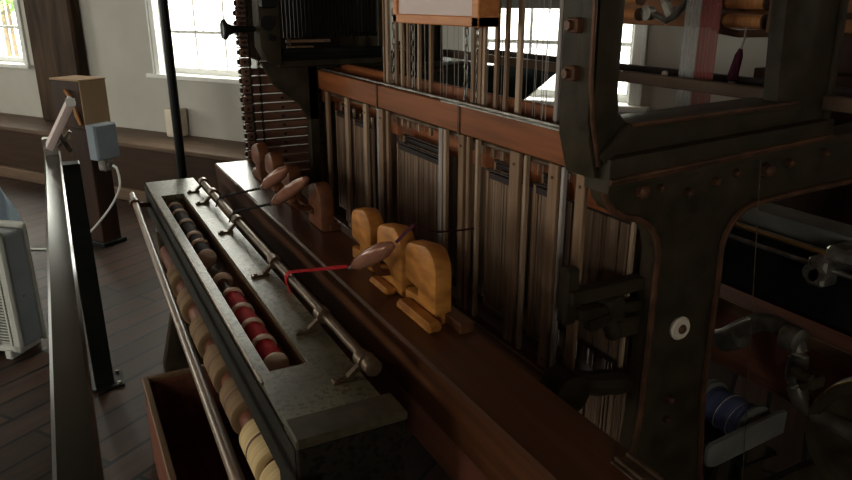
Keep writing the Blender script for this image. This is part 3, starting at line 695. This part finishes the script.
# ---------------------------------------------------------------- ribbon rolls on the cloth roller
def roll(y0, y1, m, label, stripe=False):
    n = max(2, int((y1 - y0) / .03)); r = .056
    pr = [(.044, 0), (r - .004, .001), (r, .004), (r, y1 - y0 - .004), (r - .004, y1 - y0 - .001), (.044, y1 - y0)]
    t = thing('ribbon_roll', (.335, (y0 + y1) / 2, .61 - r), label, 'ribbon roll', 'rolls of woven ribbon on the cloth roller')
    build('roll', MB().lathe(pr, (.335, y0, .61), (0, 1, 0), 32), m, t)
    build('band', MB().lathe([(r, 0), (r + .001, .001), (r + .001, .008), (r, .009)], (.335, (y0 + y1) / 2, .61), (0, 1, 0), 32), 'red_thread' if stripe else 'bare', t)
for a in [(1.19, 1.37, 'cream_cloth', 'cream ribbon roll with a red band at the near end of the roller', True), (1.40, 1.56, 'cream_cloth', 'cream ribbon roll next beyond the red banded one'), (1.64, 1.79, 'shaded_cloth', 'third ribbon roll from the near end of the roller'),
          (1.86, 2.02, 'shaded_cloth', 'fourth ribbon roll from the near end of the roller'), (2.10, 2.26, 'shaded_cloth', 'fifth ribbon roll from the near end of the roller'), (2.40, 2.52, 'shaded_cloth', 'sixth ribbon roll from the near end of the roller'), (2.66, 2.78, 'shaded_cloth', 'ribbon roll at the far end of the roller')]: roll(*a)

# ---------------------------------------------------------------- crate on the floor
ct = thing('wooden_crate', (.30, 2.0, 0), 'open reddish wooden crate on the floor under the breast beam', 'crate')
for x in (.128, .44): build('side_board', MB().box(x, x + .018, 1.45, 2.50, 0, .335), 'crate', ct)
for y in (1.45, 2.482): build('end_board', MB().box(.146, .44, y, y + .018, 0, .335), 'crate', ct)
build('bottom_board', MB().box(.146, .44, 1.468, 2.482, .0, .018), 'crate', ct)
build('top_edge', MB().box(.126, .148, 1.448, 2.502, .335, .35, .003).box(.438, .46, 1.448, 2.502, .335, .35, .003).box(.148, .438, 2.48, 2.502, .335, .35, .003).box(.148, .438, 1.448, 1.47, .335, .35, .003), 'crate_edge', ct, label='pale worn top edge')

# ---------------------------------------------------------------- shuttles, ribbons, chains
def shuttle(p0, p1, label, m='shuttle'):
    p0, p1 = Vector(p0), Vector(p1); d = p1 - p0; l = d.length
    t = thing('shuttle', p0 + d / 2, label, 'shuttle', 'shuttles riding on the batten')
    pr = [(.001, 0), (.010, .012), (.019, l * .22), (.0235, l * .5), (.020, l * .78), (.011, l - .010), (.001, l)]
    build('body', MB().lathe(pr, p0, d, 18), m, t)
    build('tip', MB().cyl(p0 - d.normalized() * .012, p0 + d.normalized() * .016, .004, .008, seg=10), 'steel', t)
    return t
shuttle((.606, 1.59, 1.004), (.655, 1.435, 1.106), 'polished shuttle with red ribbon between the orange blocks')
shuttle((.60, 2.428, 1.021), (.652, 2.27, 1.12), 'far polished shuttle among the red blocks, left one of the two')
shuttle((.60, 2.307, .993), (.652, 2.06, 1.13), 'nearer polished shuttle among the red blocks, right one of the two')
def ribbon(name, pts, w, m, label, cat, wd=(0, 1, 0), th=.0015):
    pts = smoothpath(pts, 5); b = bmesh.new(); W_ = Vector(wd).normalized() * w / 2; up = Vector((0, 0, th))
    rows = []
    for p in pts: rows.append([b.verts.new(q) for q in (p - W_, p + W_, p + W_ + up, p - W_ + up)])
    for a, c_ in zip(rows, rows[1:]):
        for k in range(4): b.faces.new((a[k], a[(k + 1) % 4], c_[(k + 1) % 4], c_[k]))
    b.faces.new(rows[0][::-1]); b.faces.new(rows[-1]); bmesh.ops.recalc_face_normals(b, faces=b.faces)
    mb = MB(); mb._merge(b); o = build(name, mb, m); return props(o, label, cat)
ribbon('red_ribbon', [(.487, 1.745, .90), (.477, 1.75, .935), (.488, 1.752, .953), (.50, 1.745, .957), (.55, 1.68, .977), (.602, 1.605, 1.002)], .020, 'red_thread', 'bright red ribbon from the rod to the shuttle between orange blocks', 'ribbon')
ribbon('purple_ribbon', [(.66, 1.432, 1.11), (.70, 1.44, 1.136), (.735, 1.47, 1.134), (.85, 1.60, 1.06), (1.0, 1.74, 1.0), (1.09, 1.79, .98)], .014, 'purple', 'dark purple ribbon from the near shuttle back to the heddles', 'ribbon')
def bead_band(y0, y1, dz, label):
    mb = MB(); n = 16
    for k in range(n):
        t = k / (n - 1); mb.ball((.490 + (.60 - .490) * t, y0 + (y1 - y0) * t, .955 + dz * t), .0062, (1, 1.6, .7), 8)
    mb.tube([(.47, y0, .92), (.478, y0, .945), (.492, y0, .952), (.60, y1, .955 + dz)], .003, 6)
    o = build('beaded_cord', mb, 'dark_thread'); props(o, label, 'cord', 'dark beaded cords from the rod to the far shuttles')
bead_band(2.62, 2.43, .066, 'dark beaded cord from the rod to the left one of the far shuttles')
bead_band(2.40, 2.31, .038, 'dark beaded cord from the rod to the right one of the far shuttles')

# ---------------------------------------------------------------- pattern chain of lags
PC = thing('pattern_chain', (.94, 3.27, .80), 'hanging pattern chain of brown wooden lags under the head', 'pattern chain')
rnd = random.Random(2)
for k in range(22):
    z = 1.68 - k * .0415; x0 = .755 + rnd.uniform(-.004, .004)
    short = z > 1.345
    x1 = .800 if short else 1.115
    l = build('lag', MB().box(x0 - .004, x1, 3.250, 3.282, z - .0165, z + .0165, .003), 'lag', PC)
    for j in range(2 if short else 4):
        x = x0 + .012 + (j * .022 if j < 2 else .06 + (j - 2) * .10)
        build('peg', MB().cyl((x, 3.250, z), (x, 3.238, z), .0065, seg=8), 'lag_edge', l)
    build('lag_tip', MB().box(x0 - .014, x0 - .003, 3.256, 3.278, z - .010, z + .010, .002), 'lag_edge', l)
for k in range(22):
    z = 1.66 - k * .0415
    build('lag', MB().box(.744, .795, 3.252, 3.278, z - .0025, z + .0025, .001), 'lag_edge', PC)
for k in range(13):
    z = 1.32 - k * .0415
    build('lag', MB().box(.775, 1.10, 3.300, 3.312, z + .005, z + .036, .002), 'lag', PC)
for x in (.790, .830):
    ln = MB()
    for k in range(44): ln.ball((x, 3.243, .80 + k * .0207), .008, (.8, .6, 1.3), 8)
    build('link_chain', ln, 'lag_edge', PC)

# ---------------------------------------------------------------- framed board hung on the harness
FB = thing('framed_board', (1.03, 1.9, 1.58), 'wood framed board with a blank pinkish face hung above the harness', 'framed board')
y0, y1, z0, z1, x0, x1 = 1.643, 2.172, 1.583, 2.0, 1.0, 1.066
f = MB().box(x0, x1, y0, y0 + .036, z0, z1, .003).box(x0, x1, y1 - .03, y1, z0, z1, .003).box(x0, x1, y0, y1, z0, z0 + .027, .003).box(x0, x1, y0, y1, z1 - .027, z1, .003)
build('frame', f, 'frame_wood', FB)
build('panel', MB().box(x0 + .008, x0 + .014, y0 + .03, y1 - .025, z0 + .02, z1 - .02), 'sign_face', FB)
build('back_board', MB().box(x1 - .01, x1 - .004, y0 + .03, y1 - .025, z0 + .02, z1 - .02), 'crate', FB)

# ---------------------------------------------------------------- dark motor on a stand behind the loom
MO = rthing('electric_motor', -1.85, -.78, 0, 'dark green motor on an iron stand between the loom and the window', 'motor')
mo = MB().lathe([(.02, -.30), (.085, -.29), (.105, -.26), (.105, -.1), (.115, -.1), (.115, .12), (.105, .12), (.105, .22), (.085, .26), (.02, .27)], (0, 0, 1.205), (1, 0, 0), 28)
mo.box(-.24, .24, -.10, .10, 1.07, 1.11, .006)
build('housing', mo, 'motor', MO, local=True)
build('terminal_box', MB().box(-.20, -.05, -.12, .02, 1.30, 1.37, .01).box(.02, .22, -.13, -.05, 1.10, 1.27, .01), 'motor', MO, local=True)
build('belt_guard', MB().prism([(.26, 1.07), (.34, 1.12), (.415, 1.135), (.62, 1.316), (.26, 1.316)], -.02, .02, 'XZ', .003), 'motor', MO, local=True)
build('pulley', MB().lathe([(.02, -.03), (.10, -.03), (.105, -.02), (.095, 0), (.105, .02), (.10, .03), (.02, .03)], (-.36, 0, 1.32), (1, 0, 0), 28).box(-.38, -.34, -.03, .03, 1.09, 1.32, .006), 'black', MO, local=True)
st = MB().box(-.50, .45, -.16, .16, 1.03, 1.07, .006)
build('stand_top', st, 'iron', MO, local=True)
for sx in (-.46, .41):
    for sy in (-.13, .13): build('leg', MB().box(sx - .025, sx + .025, sy - .025, sy + .025, 0, 1.03, .004), 'iron', MO, local=True)

# ---------------------------------------------------------------- creel with bobbins, tassel, warp bands
CE = thing('bobbin_creel', (2.35, 2.0, 1.54), 'orange wooden creel rail with iron arms behind the end frame', 'creel')
build('creel_board', MB().box(2.40, 2.43, .9, 3.1, 1.545, 1.68, .004), 'creel_wood', CE)
for y in (.90, 3.02): build('creel_post', MB().box(2.43, 2.49, y, y + .08, 0, 1.9, .004), 'creel_wood', CE)
build('creel_arm', MB().bar((2.02, 2.02, 1.655), (2.0, 1.80, 1.75), .022, .03).bar((2.02, 2.05, 1.70), (2.02, 1.98, 1.59), .02, .025).cyl((2.0, 2.09, 1.605), (2.03, 2.09, 1.605), .026, seg=18).tube([(2.02, 2.06, 1.60), (2.02, 2.0, 1.58), (2.02, 1.96, 1.60), (2.02, 1.90, 1.66), (2.02, 1.82, 1.73)], .013).bar((2.02, 2.0, 1.62), (2.40, 2.0, 1.62), .02, .02), 'steel', CE)
build('creel_arm', MB().tube([(2.0, 1.74, 1.58), (2.0, 1.74, 1.555), (2.0, 1.66, 1.547), (2.0, 1.54, 1.553), (2.0, 1.53, 1.60)], .012).box(1.985, 2.015, 1.73, 1.77, 1.555, 1.64, .006).box(1.985, 2.015, 1.52, 1.555, 1.55, 1.66, .006).bar((2.0, 1.54, 1.60), (2.40, 1.54, 1.60), .02, .02).bar((2.0, 1.53, 1.56), (1.99, 1.515, 1.50), .014, .014), 'iron_edge', CE)
def bobbin(y0, y1, z, label, x=2.0):
    t = thing('bobbin', (x, (y0 + y1) / 2, z - .022), label, 'bobbin', 'copper coloured bobbins on the creel')
    build('barrel', MB().lathe([(.012, 0), (.020, .002), (.020, y1 - y0 - .002), (.012, y1 - y0)], (x, y0, z), (0, 1, 0), 18), 'copper', t)
    for y in (y0, y1): build('end_ring', MB().cyl((x, y - .004, z), (x, y + .004, z), .024, seg=18), 'iron_edge', t)
bobbin(1.565, 1.72, 1.587, 'lower copper bobbin with the dark tassel hanging beneath it')
bobbin(1.565, 1.72, 1.643, 'upper copper bobbin above the one with the tassel')
bobbin(2.12, 2.28, 1.60, 'lower copper bobbin beside the inner iron post')
bobbin(2.12, 2.28, 1.655, 'upper copper bobbin beside the inner iron post')
TS = thing('tassel', (2.0, 1.62, 1.41), 'dark purple tassel hanging from the lower copper bobbin', 'tassel')
build('cord', MB().tube([(1.99, 1.625, 1.57), (1.99, 1.628, 1.53), (1.99, 1.636, 1.50)], .0035, 6), 'warp_white' if False else 'slat_grey', TS)
build('skirt', MB().tube([(1.99, 1.636, 1.502), (1.99, 1.64, 1.48), (1.99, 1.648, 1.44), (1.99, 1.655, 1.40)], [.006, .013, .015, .018], 10), 'purple', TS)
def warp(y0, y1, m, label):
    mb = MB().box(1.899, 1.901, y0, y1, .90, 2.4)
    o = build('warp_band', mb, m, sm=False); props(o, label, 'warp band', 'bands of warp thread behind the end frame')
warp(1.735, 1.80, 'warp_white', 'pale grey band of warp threads behind the iron end frame')
warp(1.655, 1.733, 'warp_red', 'red band of warp threads behind the iron end frame')
o = build('thread', MB().cyl((1.545, 1.165, 1.27), (1.72, 1.165, .02), .0014, seg=6), 'rod'); props(o, 'single thin thread hanging in front of the rear rods', 'thread')

# blue spools on a board low behind the leg
bl = thing('shelf_bracket', (1.78, 1.4, 0), 'dark grey shelf board carrying the two blue spools', 'shelf')
build('board', MB().box(1.70, 1.86, 1.18, 1.75, .285, .305, .006), 'black', bl)
build('lip', MB().prism([(1.538, .372), (1.545, .347), (1.575, .337), (1.875, .363), (1.875, .44), (1.837, .446), (1.55, .420), (1.538, .405)], 1.183, 1.200, 'XZ', .004), 'grey_board', bl)
build('lip_bracket', MB().box(1.72, 1.80, 1.184, 1.20, .0, .36), 'iron', bl)
build('support', MB().box(1.76, 1.82, 1.27, 1.31, 0, .285), 'iron', bl)
build('support', MB().box(1.76, 1.82, 1.64, 1.69, 0, .285), 'iron', bl)
def bspool(y0, y1, label):
    x, z, r = 1.79, .382, .075
    t = thing('blue_spool', (x, (y0 + y1) / 2, z - r), label, 'spool', 'blue thread spools behind the end frame')
    for y in (y0 + .006, y1 - .006): build('flange', MB().cyl((x, y - .006, z), (x, y + .006, z), r, seg=32, bev=.002), 'grey_board', t)
    build('thread', MB().lathe([(.02, 0), (.062, .002), (.064, .03), (.062, y1 - y0 - .026), (.02, y1 - y0 - .024)], (x, y0 + .012, z), (0, 1, 0), 32), 'blue_thread', t)
    bnd = MB()
    for q in (.3, .62): bnd.lathe([(.063, -.0015), (.0652, 0), (.063, .0015)], (x, y0 + .012 + (y1 - y0 - .024) * q, z), (0, 1, .15), 32)
    build('binding', bnd, 'plate', t)
    build('hub', MB().cyl((x, y0 - .004, z), (x, y0 + .02, z), .045, seg=20), 'pale_wood', t, label='pale wooden hub')
bspool(1.225, 1.40, 'near blue thread spool on the grey shelf')
bspool(1.405, 1.60, 'far blue thread spool on the grey shelf, half behind the iron leg')

# dark wooden rack at the far right
RK = thing('wooden_rack', (2.75, 1.45, 0), 'dark brown wooden rack at the right edge behind the end frame', 'rack')
build('rack_panel', MB().box(2.95, 2.98, .6, 2.25, 0, 1.75), 'box_dark', RK)
build('rack_post', MB().box(2.86, 2.95, 1.36, 1.43, 0, 1.9, .004), 'creel_wood', RK)
build('rack_post', MB().box(2.86, 2.95, .70, .77, 0, 1.9, .004), 'creel_wood', RK)
build('rack_rail', MB().box(2.84, 2.95, .6, 2.25, 1.62, 1.68, .004).box(2.84, 2.95, .6, 2.25, 1.28, 1.36, .004), 'box_dark', RK)

# ---------------------------------------------------------------- light
wd = bpy.data.worlds.new('overcast'); SC.world = wd; wd.use_nodes = True
bgn = wd.node_tree.nodes['Background']; bgn.inputs['Color'].default_value = (1.0, .94, .84, 1); bgn.inputs['Strength'].default_value = 5.0
def portal(c, ax, w, h):
    l = bpy.data.lights.new('window_portal', 'AREA'); l.shape = 'RECTANGLE'; l.size = w; l.size_y = h; l.cycles.is_portal = True
    o = bpy.data.objects.new('window_portal', l); COL.objects.link(o); o.location = c
    o.rotation_euler = Vector(ax).to_track_quat('-Z', 'Y').to_euler()
for a, b_ in W: portal(room((a + b_) / 2, .25, (WB + WT) / 2), -NX, b_ - a, WT - WB)
for a, b_ in WF: portal(room((a + b_) / 2, D0 - .25, (WB + 2.5) / 2), NX, b_ - a, 2.5 - WB)
for a, b_ in WL: portal(room(T0 - .25, (a + b_) / 2, (WB + 2.5) / 2), TX, b_ - a, 2.5 - WB)

# ---------------------------------------------------------------- camera
cam = bpy.data.cameras.new('camera'); co = bpy.data.objects.new('camera', cam); COL.objects.link(co)
co.location = (0, 0, 1.65); co.rotation_euler = (R(90 - 18.7), 0, R(-27.3))
cam.sensor_width = 36; cam.lens = 36 * 708 / 852; cam.clip_start = .02
SC.camera = co
vs = SC.view_settings
SC.display_settings.display_device = 'sRGB'
vs.view_transform = 'Standard'; vs.look = 'None'; vs.gamma = 1; vs.use_curve_mapping = False; vs.exposure = 1.55
SC.cycles.use_denoising = True
SC.cycles.max_bounces = 8; SC.cycles.transparent_max_bounces = 12
